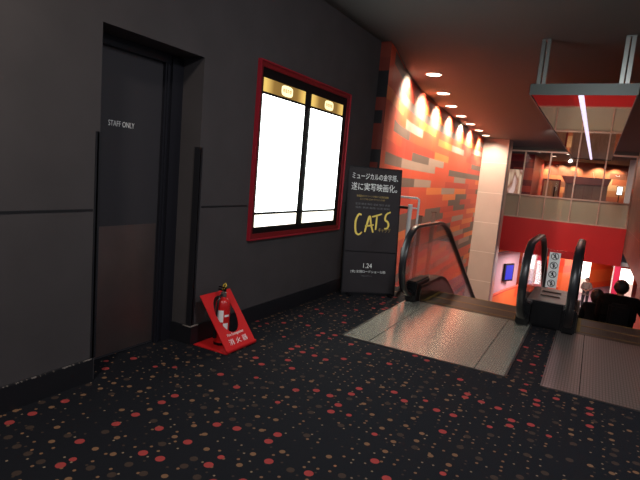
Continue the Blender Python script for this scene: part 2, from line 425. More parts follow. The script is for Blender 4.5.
# black corner guards on the recess corners
mb = MB(); mb.box((-0.05, 2.118, 0.155), (0.006, 2.146, 1.63)); mb.box((-0.002, 2.108, 0.155), (0.006, 2.13, 1.63))
struct(mb.build('trim_1', M['skirting']), 'black corner guard left of the staff door', 'corner guard')
mb = MB(); mb.box((-0.05, 3.044, 0.155), (0.006, 3.06, 1.61)); mb.box((-0.002, 3.05, 0.155), (0.006, 3.078, 1.61))
struct(mb.build('trim_2', M['skirting']), 'black corner guard right of the staff door', 'corner guard')

# staff door
door = empty('door_1', (-0.25, 2.55, 0), 'dark grey staff door recessed in the left wall', 'door', kind='structure')
mb = MB(); mb.box((-0.30, 2.14, 0.005), (-0.262, 2.885, 2.22)); mb.build('door_panel', M['door'], door)
mb = MB(); mb.box((-0.31, 2.885, 0), (-0.235, 2.935, 2.28)); mb.box((-0.30, 2.935, 0), (-0.21, 3.05, 2.28)); mb.box((-0.31, 2.14, 2.22), (-0.225, 2.935, 2.29))
mb.box((-0.255, 2.90, 0), (-0.225, 2.915, 2.22))
mb.build('door_frame', M['doorframe'], door)
mb = MB(); mb.box((-0.263, 2.15, 0.02), (-0.258, 2.875, 0.985), 0.001); mb.build('kick_plate', M['kick'], door)['label'] = 'scuffed steel kick plate'
text_mesh('lettering', 'STAFF ONLY', 0.055, M['whitetext'], door, frame_matrix((-0.261, 2.405, 1.695), (0, 1, 0), (0, 0, 1)), width=0.225)

# ceiling
mb = MB(); mb.box((-0.2, -3, H), (8, 6.5, H + 0.2)); mb.box((-3.0, 6.5, H), (8, YF + 0.1, H + 0.2)); mb.box((-3, YF + 0.1, H), (8, 35, H + .2))
struct(mb.build('ceiling', M['ceiling']), 'dark brown painted ceiling', 'ceiling')

# curved tile wall
CURVE = [(0.13, 6.43), (0.075, 6.75), (-0.03, 7.2), (-0.22, 8.0), (-0.40, 8.9), (-0.54, 9.8), (-0.66, 10.8), (-0.77, 11.8), (-0.86, 12.9), (-0.95, 14.0), (-1.02, 15.2), (-1.09, 16.5), (-1.15, 17.9), (-1.20, 19.62)]
def wall_from(poly, z0, z1, thick, name, m, side=-1):
    bm = bmesh.new(); uvl = bm.loops.layers.uv.new('UVMap')
    pts = [Vector((x, y, 0)) for x, y in poly]; acc = [0]
    for a, b in zip(pts, pts[1:]): acc.append(acc[-1] + (b - a).length)
    F = [(bm.verts.new((p.x, p.y, z0)), bm.verts.new((p.x, p.y, z1))) for p in pts]
    B = []
    for i, p in enumerate(pts):
        d = (pts[min(i + 1, len(pts) - 1)] - pts[max(i - 1, 0)]).normalized(); n = Vector((-d.y, d.x, 0)) * side * -1
        B.append((bm.verts.new((p.x + n.x * thick, p.y + n.y * thick, z0)), bm.verts.new((p.x + n.x * thick, p.y + n.y * thick, z1))))
    def face(vs, uvs):
        f = bm.faces.new(vs)
        for l, u in zip(f.loops, uvs): l[uvl].uv = u
    for i in range(len(pts) - 1):
        u0, u1 = acc[i], acc[i + 1]
        face((F[i][0], F[i + 1][0], F[i + 1][1], F[i][1]), ((u0, z0 + 10), (u1, z0 + 10), (u1, z1 + 10), (u0, z1 + 10)))
        face((B[i + 1][0], B[i][0], B[i][1], B[i + 1][1]), ((u1, z0 + 10), (u0, z0 + 10), (u0, z1 + 10), (u1, z1 + 10)))
        face((F[i][1], F[i + 1][1], B[i + 1][1], B[i][1]), ((0, 0),) * 4); face((F[i][0], B[i][0], B[i + 1][0], F[i + 1][0]), ((0, 0),) * 4)
    for i in (0, -1):
        face((F[i][0], F[i][1], B[i][1], B[i][0]), ((0, z0 + 10), (0, z1 + 10), (.5, z1 + 10), (.5, z0 + 10)))
    bmesh.ops.recalc_face_normals(bm, faces=bm.faces)
    me = bpy.data.meshes.new(name); bm.to_mesh(me); bm.free(); me.materials.append(m)
    o = bpy.data.objects.new(name, me); C.objects.link(o); return o
cw = struct(wall_from(CURVE, LOW, H, 0.15, 'wall_far_left', M['blocks']), 'long curved wall of orange, grey and beige blocks', 'wall')
# its near end, facing the lobby
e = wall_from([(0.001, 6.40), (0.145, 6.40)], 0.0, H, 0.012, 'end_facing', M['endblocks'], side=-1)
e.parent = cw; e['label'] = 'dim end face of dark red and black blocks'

# tiled column at the far end of the curved wall
mb = MB(); mb.box((-1.30, 19.65, LOW), (-0.30, 20.6, H)); col = mb.build('tiled_column', M['tile'])
tag(col, 'tall beige tiled column at the far end of the curved orange wall', 'column')
mb = MB()
for z in (-3.2, -2.1, -0.98, 0.14, 1.26, 2.38): mb.box((-1.302, 19.643, z), (-0.296, 19.66, z + 0.018))
mb.build('tile_joint', M['joint'], col)
mb = MB(); mb.box((-0.302, 19.66, LOW), (-0.285, 20.0, H)); mb.build('side_panel', M['tileside'], col)['label'] = 'grey side panel'

# right wall of the escalator void
mb = MB(); mb.box((3.95, 6.0, -0.92), (4.12, 14.6, H)); mb.box((3.95, 14.6, -0.60), (4.12, YF, H)); rw = struct(mb.build('wall_right', M['cladding']), 'brown clad wall right of the escalators', 'wall')
mb = MB(); mb.box((3.95, 6.0, LOW), (4.12, 14.6, -0.92)); mb.build('lower_wall', M['lowerorange'], rw)['label'] = 'orange painted lower storey'

# facade across the void
mb = MB(); mb.box((-0.8, YF, -1.16), (3.95, YF + 0.15, 0.33)); struct(mb.build('wall_back', M['red']), 'bright red fascia band across the escalator void', 'wall')
mb = MB(); mb.box((-0.8, YF, 3.13), (3.95, YF + 0.15, H)); struct(mb.build('trim_3', M['ceiling']), 'dark soffit band above the window wall', 'trim')
win = empty('window_1', (1.6, YF, 0.33), 'glazed window wall with milky lower panes above the red fascia', 'window', kind='structure')
MX = [-0.70, -0.08, 0.91, 1.89, 2.90, 3.92]
for a, b in zip(MX, MX[1:]):
    mb = MB(); mb.box((a + .02, YF + .05, 1.32), (b - .02, YF + .062, 3.10)); mb.build('pane', M['windowglass'], win)
    mb = MB(); mb.box((a + .02, YF + .05, 0.36), (b - .02, YF + .062, 1.26)); mb.build('pane', M['frosted'], win)['label'] = 'milky lower pane'
for a in MX:
    mb = MB(); mb.box((a - .025, YF - .01, 0.33), (a + .025, YF + .1, 3.13)); mb.build('mullion', M['mullion'], win)
mb = MB(); mb.box((-0.7, YF - .012, 1.255), (3.95, YF + .1, 1.315)); mb.box((-0.7, YF - .012, 0.32), (3.95, YF + .1, 0.37)); mb.box((-0.7, YF - .012, 3.08), (3.95, YF + .1, 3.14))
mb.build('window_rail', M['mullion'], win)

# hall behind the window wall
mb = MB(); mb.box((-3, YF + 0.15, 0.1), (8, 35, 0.31)); struct(mb.build('floor_hall', M['lowerfloor']), 'floor of the hall behind the window wall', 'floor')
struct(wall_from([(-2.2, 27.4), (-0.19, 27.4)], 0.31, H, 0.15, 'wall_hall_left', M['maroonblocks']), 'maroon block wall behind the left window panes', 'wall')
struct(wall_from([(-1.07, 33.5), (-0.27, 32.6), (0.64, 32.05), (1.89, 31.8), (3.0, 31.9), (4.4, 32.6), (5.9, 33.7)], 0.31, H, 0.15, 'wall_hall_back', M['hallblocks']), 'spotlit block wall at the back of the upper hall', 'wall')
struct(wall_from([(-0.19, 27.5), (-0.19, 32.6)], 0.31, H, 0.12, 'wall_hall_side', M['maroon']), 'plain red side wall in the upper hall', 'wall')
mb = MB(); mb.box((4.5, YF + 0.15, 0.31), (4.65, 33, H)); struct(mb.build('wall_hall_right', M['maroon']), 'red right wall of the upper hall', 'wall')

# lower hall
mb = MB(); mb.box((-7, 6.2, LOW - 0.2), (12, 50, LOW)); struct(mb.build('floor_lower', M['lowerfloor']), 'purplish grey floor of the lower hall', 'floor')
mb = MB(); mb.box((-7, YF + 0.15, -1.16), (12, 50, -1.0)); struct(mb.build('ceiling_lower', M['white']), 'pale ceiling of the lower hall', 'ceiling')
struct(wall_from([(-3.0, 31.5), (0.0, 32.0), (1.6, 33.6), (3.2, 37.0), (4.3, 39.2), (5.4, 41.0), (9, 44)], LOW, -1.17, 0.15, 'wall_lower_back', M['lowerblocks']), 'curved orange banded wall at the back of the lower hall', 'wall')
struct(wall_from([(-0.62, 20.7), (-0.25, 22.4), (0.12, 24.0)], LOW, -1.17, 0.15, 'wall_lower_left', M['pink']), 'pink lit wall of the lower hall behind the tiled column', 'wall')
mb = MB(); mb.box((6.4, YF + .15, LOW), (6.6, 44, -1.17)); struct(mb.build('wall_lower_right', M['lowerorange']), 'orange wall on the right of the lower hall', 'wall')
mb = MB(); mb.box((-3.2, 20.0, LOW), (-3.05, 32, -1.17)); struct(mb.build('wall_lower_far_left', M['pink']), 'pink wall at the far left of the lower hall', 'wall')
mb = MB(); mb.box((-2.2, 6.43, LOW), (-2.05, 22.7, H)); struct(mb.build('wall_void_left', M['wall']), 'dark wall behind the curved wall', 'wall')

# ================================================================== DOWNLIGHTS
def downlight(x, y, label, energy=0, z=H, group=None, r=0.145):
    t = empty('downlight', (x, y, z - 0.012), label, 'ceiling light', group)
    mb = MB(); n = 28
    mb.lathe([(r, 0.012), (r, 0.002), (r - .012, -.003), (r - .022, 0.0), (r - .022, 0.011)], (x, y, z - 0.012), n); mb.build('trim_ring', M['lampring'], t, True)
    mb = MB(); mb.lathe([(r - .024, 0.0095), (r - .024, -0.0008)], (x, y, z - 0.0125), n); mb.build('diffuser', M['lamp'], t)
    if energy:
        l = lamp('downlight_lamp', 'SPOT', (x, y, z - 0.05), energy, WARM, 0.06, ((x - 1.5, y, 0) if y < 18 else (x, y + 0.9, 0)), 140, 0.6); l.parent = t; bpy.context.view_layer.update(); l.matrix_parent_inverse = t.matrix_world.inverted()
    return t
DL = [(0.12, 8.43), (-0.20, 10.2), (-0.46, 11.85), (-0.63, 13.55), (-0.76, 15.25), (-0.85, 16.9), (-0.93, 18.5)]
words = ['nearest of the row along the curved wall', 'second nearest in the row along the curved wall', 'third from the near end of the curved wall row',
         'midway in the row along the curved wall', 'third from the tiled column', 'second from the tiled column', 'right in front of the tiled column']
for (x, y), t in zip(DL, words): downlight(x, y, 'round recessed ceiling downlight, ' + t, 430, group='downlights along the curved wall')
for (x, y), t in zip([(0.18, 25.4), (1.38, 25.8), (0.64, 27.6), (1.6, 28.0), (2.58, 26.2)],
                     ['above the poster', 'right of the one above the poster', 'above the pale doors', 'above the wooden kiosk', 'right of the kiosk front']):
    downlight(x, y, 'small ceiling downlight in the upper hall, ' + t, 0, group='downlights in the upper hall', r=0.12)
for x, y in [(0.02, 31.5), (0.75, 31.2), (1.35, 31.05), (2.7, 31.0), (3.6, 31.3)]:
    lamp('wall_washer', 'SPOT', (x, y + .35, H - 0.06), 320, (1, 0.72, 0.38), 0.05, (x, y + .9, 1.5), 110, 0.6)

# ================================================================== LIT POSTER CASE
case = empty('poster_case', (0, 4.66, 0.82), 'double illuminated poster case with thin red frame on the dark left wall', 'poster case')
def ring(mb, y0, y1, z0, z1, wd, x0, x1):
    mb.box((x0, y0, z0), (x1, y0 + wd, z1)); mb.box((x0, y1 - wd, z0), (x1, y1, z1)); mb.box((x0, y0 + wd, z0), (x1, y1 - wd, z0 + wd)); mb.box((x0, y0 + wd, z1 - wd), (x1, y1 - wd, z1))
mb = MB(); ring(mb, 3.73, 5.59, 0.815, 2.445, 0.012, 0, 0.036); mb.build('outer_frame', M['redline'], case)['label'] = 'thin red outer frame'
mb = MB(); ring(mb, 3.742, 5.578, 0.827, 2.433, 0.045, 0, 0.020); mb.build('inner_frame', M['redframe'], case)
mb = MB(); mb.box((0, 3.787, 0.872), (0.006, 5.533, 2.388)); mb.build('backing', M['black'], case)
for a, b in ((3.825, 4.56), (4.695, 5.43)):
    f = MB(); f.box((0.006, a, 1.075), (0.012, b, 2.155)); f.build('poster', M['poster'], case)
    f = MB(); f.box((0.006, a, 0.935), (0.012, b, 1.05)); f.build('footer_panel', M['posterfoot'], case)
    f = MB(); f.box((0.006, a, 2.18), (0.012, b, 2.30)); hd = f.build('header_panel', M['header'], case)
    c = (a + b) / 2 + 0.02
    f = MB(); f.prism([(c + 0.1 * math.cos(t) * (abs(math.cos(t)) ** -.35 if abs(math.cos(t)) > .05 else 1) , 2.24 + 0.05 * math.sin(t) * (abs(math.sin(t)) ** -.5 if abs(math.sin(t)) > .05 else 1)) for t in [2 * PI * k / 24 + .01 for k in range(24)]], 0, 0.012, 0.014)
    e = f.build('emblem', M['emblem'], hd)
    f = MB()
    for k in range(4):
        y = c - 0.075 + k * 0.04
        f.box((0.014, y, 2.225), (0.015, y + 0.008, 2.258)); f.box((0.014, y + .018, 2.225), (0.015, y + 0.026, 2.258)); f.box((0.014, y, 2.25), (0.015, y + 0.026, 2.258))
        if k % 2: f.box((0.014, y, 2.225), (0.015, y + 0.026, 2.232))
    f.build('emblem_lettering', M['emblemdark'], hd)

# ================================================================== POSTER STAND
st = empty('poster_stand', (0.395, 5.925, 0), 'tall black poster stand with yellow hand-lettered title, beside the lit poster case', 'poster stand')
A, B = Vector((0.125, 5.63, 0)), Vector((0.66, 6.06, 0))
ux = (B - A).normalized(); nrm = ux.cross(Vector((0, 0, 1)))   # towards the camera side
lean = Vector((0, 0, 1)) - nrm * 0.13; lean.normalize()
WID = (B - A).length
FM = frame_matrix(A, ux, lean)       # local x right, y up, z towards viewer
def loc_box(a, b, bev=0.0): return MB().box(a, b, bev)
HT = 1.615
loc_box((0, 0.03, -0.02), (WID, 0.545, 0), 0.003).build('lower_board', M['board'], st, matrix=FM)
loc_box((0, 0.553, -0.02), (WID, HT, 0), 0.003).build('upper_board', M['board'], st, matrix=FM)
m2 = MB(); m2.box((-0.012, 0.0, -0.028), (0.0, HT + .005, 0.004)); m2.box((WID, 0.0, -0.028), (WID + .012, HT + .005, 0.004)); m2.box((-0.012, HT + .0, -0.028), (WID + .012, HT + .012, 0.004)); m2.box((0, 0.0, -0.028), (WID, 0.03, 0.004))
m2.box((0, 0.53, -0.03), (WID, 0.57, -0.021)); m2.build('stand_frame', M['black'], st, matrix=FM)
for x in (0.06, WID - 0.1): loc_box((x, 0.0, -0.30), (x + 0.04, 0.025, 0.10), 0.004).build('foot', M['black'], st, matrix=frame_matrix(A, ux, (0, 0, 1)))
def line(txt, x, y, wd, size, m, name='lettering'):
    return text_mesh(name, txt, size, M[m], st, FM @ Matrix.Translation((x, y, 0.001)), width=wd, depth=0.0006)
k = WID / 0.755
line('ミュージカルの金字塔、', 0.05 * k, 1.475, 0.665 * k, 0.088, 'whitetext')
line('遂に実写映画化。', 0.045 * k, 1.335, 0.665 * k, 0.105, 'whitetext')
line('映画館のスクリーンで味わう圧倒的感動', 0.13 * k, 1.245, 0.46 * k, 0.030, 'goldtext')
line('ミュージカル エンターテインメント大作', 0.18 * k, 1.208, 0.36 * k, 0.028, 'goldtext')
line('監督 脚本 製作 音楽 振付 衣裳', 0.12 * k, 1.145, 0.50 * k, 0.03, 'greytext')
line('撮影 美術 編集 出演 配給', 0.12 * k, 1.10, 0.50 * k, 0.028, 'greytext')
line('キャッツ', 0.47 * k, 0.815, 0.175 * k, 0.062, 'goldtext')
line('1.24', 0.285 * k, 0.345, 0.125 * k, 0.085, 'whitetext')
line('[金] 全国ロードショー公開', 0.11 * k, 0.285, 0.50 * k, 0.036, 'whitetext')
line('映画公式サイト', 0.27 * k, 0.235, 0.15 * k, 0.022, 'greytext')
def stroke(pts, r):
    """brush stroke: smooth polyline swept as a flat ribbon"""
    P = []
    for i in range(len(pts) - 1):
        p0, p1, p2, p3 = pts[max(i - 1, 0)], pts[i], pts[i + 1], pts[min(i + 2, len(pts) - 1)]
        for s in range(6):
            t = s / 6
            P.append(tuple(0.5 * ((2 * p1[j]) + (-p0[j] + p2[j]) * t + (2 * p0[j] - 5 * p1[j] + 4 * p2[j] - p3[j]) * t * t + (-p0[j] + 3 * p1[j] - 3 * p2[j] + p3[j]) * t ** 3) for j in (0, 1)))
    P.append(pts[-1]); n = len(P)
    mb = MB(); L = []; Rr = []
    for i, p in enumerate(P):
        q0, q1 = P[max(i - 1, 0)], P[min(i + 1, n - 1)]; dx, dy = q1[0] - q0[0], q1[1] - q0[1]; l = math.hypot(dx, dy) or 1
        rr = r * (0.55 + 0.45 * math.sin(PI * (0.15 + 0.75 * i / (n - 1))))
        L.append((p[0] - dy / l * rr, p[1] + dx / l * rr)); Rr.append((p[0] + dy / l * rr, p[1] - dx / l * rr))
    mb.strip(L, Rr, 2, 0.001, 0.004); return mb
ts = MB()
# title letters, traced as brush strokes in board units (x right, y up)
def T(x, y): return (x * k, y)
strokes = [[T(.215, 1.015), T(.175, 1.02), T(.135, .93), T(.145, .80), T(.19, .765), T(.235, .80)],
           [T(.275, .80), T(.30, .90), T(.335, 1.005), T(.36, .90), T(.395, .80)], [T(.275, .88), T(.33, .885), T(.40, .90)],
           [T(.37, 1.0), T(.44, 1.02), T(.51, 1.045)], [T(.44, 1.02), T(.435, .92), T(.43, .835)],
           [T(.635, 1.075), T(.575, 1.04), T(.56, .975), T(.60, .945), T(.615, .905), T(.595, .865), T(.555, .86)]]
for s in strokes:
    t = stroke(s, 0.0125 if len(s) > 3 else 0.011); me = bpy.data.meshes.new('t'); t.bm.to_mesh(me); ts.bm.from_mesh(me); t.bm.free(); bpy.data.meshes.remove(me)
ts.build('title_lettering', M['gold'], st, matrix=FM)['label'] = 'yellow brush-written title'

# ================================================================== FIRE EXTINGUISHER AND STAND
es = empty('extinguisher_stand', (0.24, 3.24, 0), 'folded red sheet metal stand with oval opening on the carpet by the left wall', 'extinguisher stand')
Y0, Y1 = 3.06, 3.44
XF, XT, ZT = 0.40, 0.06, 0.425
# slanted front plate with oval hole (local u along Y, v up the slope)
def slant():
    bm = bmesh.new(); sl = Vector((XT - XF + .03, 0, ZT - .02)); Ls = sl.length; sd = sl.normalized(); nn = Vector((sd.z, 0, -sd.x))
    N = 40; cu, cv, ru, rv = (Y1 - Y0) / 2, Ls * 0.60, (Y1 - Y0) * 0.31, Ls * 0.33
    def corner(t):
        # point on outer rectangle in direction t from hole centre
        c, s_ = math.cos(t), math.sin(t); ts_ = []
        if c > 1e-6: ts_.append(((Y1 - Y0) - cu) / c)
        if c < -1e-6: ts_.append(-cu / c)
        if s_ > 1e-6: ts_.append((Ls - cv) / s_)
        if s_ < -1e-6: ts_.append(-cv / s_)
        q = min(ts_); return cu + q * c, cv + q * s_
    ang = sorted([2 * PI * i / N for i in range(N)] + [math.atan2(v - cv, u - cu) % (2 * PI) for u in (0, Y1 - Y0) for v in (0, Ls)])
    def P(u, v, d): return bm.verts.new(Vector((XF - .015, Y0 + u, 0.02)) + sd * v + nn * d)
    R = []
    for t in ang:
        ou = corner(t); hu = (cu + ru * math.cos(t), cv + rv * math.sin(t))
        R.append((P(*ou, 0), P(*hu, 0), P(*ou, -.006), P(*hu, -.006)))
    for a, b in zip(R, R[1:] + R[:1]):
        bm.faces.new((a[0], b[0], b[1], a[1])); bm.faces.new((a[2], a[3], b[3], b[2])); bm.faces.new((a[1], b[1], b[3], a[3])); bm.faces.new((a[0], a[2], b[2], b[0]))
    return bm, sd, nn, Ls
bm, sd, nn, Ls = slant(); mb = MB(); mb.bm = bm
mb.build('front_plate', M['standred'], es)
mb = MB(); mb.box((0.03, Y0, 0.0), (XF - .03, Y1, 0.006))
arc = [(XF - .03 + .022 * math.cos(t), 0.022 + .022 * math.sin(t)) for t in [(-PI / 2) + i * (PI * 0.78) / 8 for i in range(9)]]
inn = [(XF - .03 + .016 * math.cos(t), 0.022 + .016 * math.sin(t)) for t in [(-PI / 2) + i * (PI * 0.78) / 8 for i in range(9)]]
mb2 = MB(); mb2.strip(arc, inn, 1, Y0, Y1); me = bpy.data.meshes.new('t')
# strip() makes (x,z) with thickness along Y (axis 1)
mb2.bm.to_mesh(me); mb.bm.from_mesh(me); mb2.bm.free(); bpy.data.meshes.remove(me)
mb.build('base_plate', M['standred'], es)
SM = frame_matrix(Vector((XF - .015, Y0, 0.02)) + nn * 0.0015, (0, 1, 0), sd)
text_mesh('lettering', 'Fire Extinguisher', 0.034, M['whitetext'], es, SM @ Matrix.Translation((0.085, 0.115, 0)), width=0.21, depth=.0006)
text_mesh('lettering', '消 火 器', 0.055, M['white'], es, SM @ Matrix.Translation((0.07, 0.045, 0)), width=0.235, depth=.0006)
ex = empty('fire_extinguisher', (0.182, 3.225, 0.006), 'red fire extinguisher with black hose standing inside the folded red stand', 'fire extinguisher')
c = (0.182, 3.225, 0.0065)
mb = MB(); mb.lathe([(0.054, 0), (0.061, 0.008), (0.061, 0.32), (0.058, 0.352), (0.048, 0.378), (0.026, 0.392), (0.022, 0.405)], c, 32); mb.build('cylinder', M['extred'], ex, True)
mb = MB(); mb.lathe([(0.062, 0.0), (0.062, 0.022)], (c[0], c[1], c[2] + .001), 32); mb.build('base_ring', M['black'], ex, True)
mb = MB()
for z0, z1, a0, a1 in ((0.20, 0.30, -1.6, -0.75), (0.07, 0.19, -0.75, 0.0), (0.245, .262, -.6, .1)):
    t = [a0 + (a1 - a0) * i / 8 for i in range(9)]
    top = [(c[0] + .0622 * math.cos(x), c[1] + .0622 * math.sin(x)) for x in t]; bot = [(c[0] + .0605 * math.cos(x), c[1] + .0605 * math.sin(x)) for x in t]
    mb.strip(top, bot, 2, c[2] + z0, c[2] + z1)
mb.build('paper_label', M['whitetext'], ex)
mb = MB(); mb.lathe([(0.024, 0.405), (0.024, 0.44), (0.012, 0.445), (0.012, 0.455)], c, 16); mb.build('valve', M['steel'], ex, True)
mb = MB(); mb.box((c[0] - .055, c[1] - .010, c[2] + .452), (c[0] + .02, c[1] + .010, c[2] + .462)); mb.box((c[0] - .05, c[1] - .009, c[2] + .478), (c[0] + .02, c[1] + .009, c[2] + .486)); mb.box((c[0] - .005, c[1] - .008, c[2] + .45), (c[0] + .02, c[1] + .008, c[2] + .486))
mb.build('lever', M['black'], ex)
mb = MB(); mb.tube([(c[0] - .01, c[1], c[2] + .462), (c[0] - .01, c[1] + .004, c[2] + .50), (c[0] + .005, c[1] + .012, c[2] + .515), (c[0] + .02, c[1] + .004, c[2] + .50), (c[0] + .006, c[1] - .006, c[2] + .47)], 0.005, 8); mb.build('safety_pin', M['yellowpin'], ex, True)
mb = MB(); hs = [(c[0] + .0, c[1] - .02, c[2] + .425), (c[0] + .01, c[1] - .055, c[2] + .42), (c[0] + .015, c[1] - .082, c[2] + .38), (c[0] + .01, c[1] - .086, c[2] + .30), (c[0], c[1] - .086, c[2] + .18), (c[0], c[1] - .084, c[2] + .07)]
mb.tube(hs, [0.010, 0.010, 0.010, 0.010, 0.011, 0.015], 10); mb.build('hose', M['rubber'], ex, True)

# ================================================================== ESCALATORS
def zn(y):
    if y < 6.8: return 0.0
    if y < 7.5: return -.577 * (y - 6.8) ** 2 / 1.4
    if y > 15.3: return LOW + 0.001
    if y > 14.6: return max(LOW + .001, -.577 * (14.6 - 7.15) - .577 * (y - 14.6) + .577 * (y - 14.6) ** 2 / 1.4 * 1.0) if True else 0
    return -.577 * (y - 7.15)
YE = 15.6
def rail_profile():
    """centre line of a handrail in (y, z), with outward normals"""
    pts = []
    cy, cz, r = 5.90, 0.53, 0.42
    pts.append((6.25, cz - r))
    for i in range(0, 17):
        t = -PI / 2 - i * PI / 16
        pts.append((cy + r * math.cos(t), cz + r * math.sin(t)))
    y = 6.1
    while y < YE:
        pts.append((y, zn(y) + 0.95)); y += 0.1 if (y < 7.7 or y > 14.4) else 0.5
    ez = LOW + 0.53
    for i in range(0, 13):
        t = PI / 2 - i * PI / 12
        pts.append((YE + r * math.cos(t), ez + r * math.sin(t)))
    return pts
RP = rail_profile()
def handrail(x):
    mb = MB(); sec = []
    for i in range(12):
        t = 2 * PI * i / 12; cx, cn = math.cos(t), math.sin(t)
        sec.append((0.042 * math.copysign(abs(cx) ** .6, cx), 0.021 * math.copysign(abs(cn) ** .8, cn)))
    rings = []
    for i, p in enumerate(RP):
        a, b = RP[max(i - 1, 0)], RP[min(i + 1, len(RP) - 1)]; dy, dz = b[0] - a[0], b[1] - a[1]; l = math.hypot(dy, dz); n = (-dz / l, dy / l)
        rings.append([mb.bm.verts.new((x + s, p[0] + n[0] * q, p[1] + n[1] * q)) for s, q in sec])
    for Aa, Bb in zip(rings, rings[1:]):
        for k_ in range(12): mb.bm.faces.new((Aa[k_], Aa[(k_ + 1) % 12], Bb[(k_ + 1) % 12], Bb[k_]))
    mb.bm.faces.new(rings[0]); mb.bm.faces.new(rings[-1][::-1])
    return mb
def glass_panel(x):
    ys = [5.50 + i * 0.04 for i in range(11)]
    top, bot = [], []
    for y in ys:
        d = 5.90 - y; h = math.sqrt(max(0, 0.4 ** 2 - d * d)); top.append((y, 0.53 + h)); bot.append((y, max(0.53 - h, 0.0 + .13)))
    y = 6.0
    while y < YE + .01:
        top.append((y, zn(y) + 0.93)); bot.append((y, zn(y) + 0.2)); y += 0.1 if (y < 7.7 or y > 14.4) else 0.5
    return MB().strip(top, bot, 0, x - .006, x + .006)
def sweep_y(x0, x1, zt, zb, y0, y1):
    ys = []; y = y0
    while y < y1: ys.append(y); y += 0.1 if (y < 7.7 or y > 14.3) else 0.5
    ys.append(y1)
    return MB().strip([(y, zn(y) + zt) for y in ys], [(y, zn(y) + zb) for y in ys], 0, x0, x1)

def escalator(xl, xr, px0, px1, seams, pm, label, plates_label, left_deck, right_deck, side_mat):
    t = empty('escalator', ((xl + xr) / 2, 6.1, 0), label, 'escalator', 'descending escalators side by side')
    a, b = xl + 0.085, xr - 0.085       # step width
    # landing plate: bordered floor plate in three leaves
    pl = MB(); edges = [px0] + seams + [px1]
    for u, v in zip(edges, edges[1:]): pl.box((u + .003, 4.165, 0.001), (v - .003, 6.03, 0.007), 0.001)
    pl.build('landing_plate', pm, t)['label'] = plates_label
    fr = MB(); ring_ = [((px0 - .012, 4.15), (px1 + .012, 4.162)), ((px0 - .012, 4.15), (px0, 6.03)), ((px1, 4.15), (px1 + .012, 6.03))]
    for p, q in ring_: fr.box((p[0], p[1], 0.0005), (q[0], q[1], 0.009))
    fr.build('plate_border', M['deck'], t)
    cb = MB(); cb.box((a, 6.03, -.02), (b, 6.12, 0.008))
    for i in range(int((b - a) / 0.028)): cb.box((a + .006 + i * .028, 6.12, -.01), (a + .016 + i * .028, 6.20, 0.006))
    cb.build('comb_plate', M['darksteel'], t)
    cy = MB(); cy.box((a, 6.12, 0.0085), (b, 6.14, 0.0105)); cy.build('comb_marking', M['yellow'], t)
    y = 6.15; n = 0
    while y < 15.0:
        z = zn(y + 0.4) - 0.012
        s = MB(); s.box((a, y, z - .04), (b, y + .396, z)); s.box((a, y + .385, z - .22), (b, y + .396, z - .04))
        so = s.build('step', M['step'], t)
        e_ = MB(); e_.box((a, y + .365, z), (b, y + .395, z + .003)); e_.box((a, y, z), (a + .04, y + .365, z + .003)); e_.box((b - .04, y, z), (b, y + .365, z + .003))
        e_.build('step_edge', M['yellow'], so)
        y += 0.4; n += 1
    lp = MB(); lp.box((px0, 15.2, LOW + .001), (px1, 17.0, LOW + .01)); lp.build('lower_landing_plate', pm, t)
    for x, s in ((xl, 1), (xr, -1)):
        glass_panel(x).build('balustrade_glass', M['glass'], t)
        handrail(x).build('handrail', M['rubber'], t, True)
        xi = a if s > 0 else b
        sweep_y(min(x, xi) if s > 0 else xi, xi if s > 0 else x, 0.21, 0.17, 6.05, YE).build('inner_deck', M['darksteel'], t)
        sweep_y(xi - s * 0.0 - (0.012 if s > 0 else 0), xi + (0 if s > 0 else .012), 0.19, -0.25, 6.05, YE).build('skirt_panel', M['darksteel'], t)
        nb = MB(); nb.box((x - .07, 5.90, 0.008), (x + .07, 6.45, 0.27), 0.015); nb.tube([(x, 5.97, 0.12), (x, 5.86, 0.115)], [0.055, 0.05], 16)
        nb.build('handrail_inlet', M['black'], t, True)
    if left_deck:
        sweep_y(left_deck[0], xl - .01, 0.20, 0.16, 6.05, YE).build('outer_deck', M['deck'], t)
        sweep_y(left_deck[0], left_deck[0] + .02, 0.18, -1.0, 6.71, YE).build('side_cladding', side_mat, t)
    return t
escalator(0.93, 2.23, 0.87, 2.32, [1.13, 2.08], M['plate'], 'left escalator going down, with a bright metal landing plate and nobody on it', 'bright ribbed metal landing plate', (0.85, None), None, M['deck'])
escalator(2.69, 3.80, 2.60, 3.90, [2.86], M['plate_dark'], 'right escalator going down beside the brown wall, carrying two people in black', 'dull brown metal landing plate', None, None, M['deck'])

# console between the two escalators
cs = empty('escalator_console', (2.475, 6.2, 0), 'black fronted console with steel deck between the two escalators', 'console')
mb = MB(); mb.box((2.303, 6.0, 0.0), (2.617, 6.06, 0.29)); mb.box((2.31, 5.985, 0.02), (2.61, 6.0, 0.28), 0.004); mb.build('front_panel', M['black'], cs)
sweep_y(2.245, 2.675, 0.295, 0.26, 6.03, YE).build('steel_deck', M['deck'], cs)
sweep_y(2.303, 2.617, 0.26, -0.9, 6.06, YE).build('body', M['black'], cs)
for y in (6.35, 6.62):
    mb = MB(); mb.box((2.35, y, 0.296), (2.56, y + .05, 0.305), 0.002); mb.build('deck_bracket', M['darksteel'], cs)

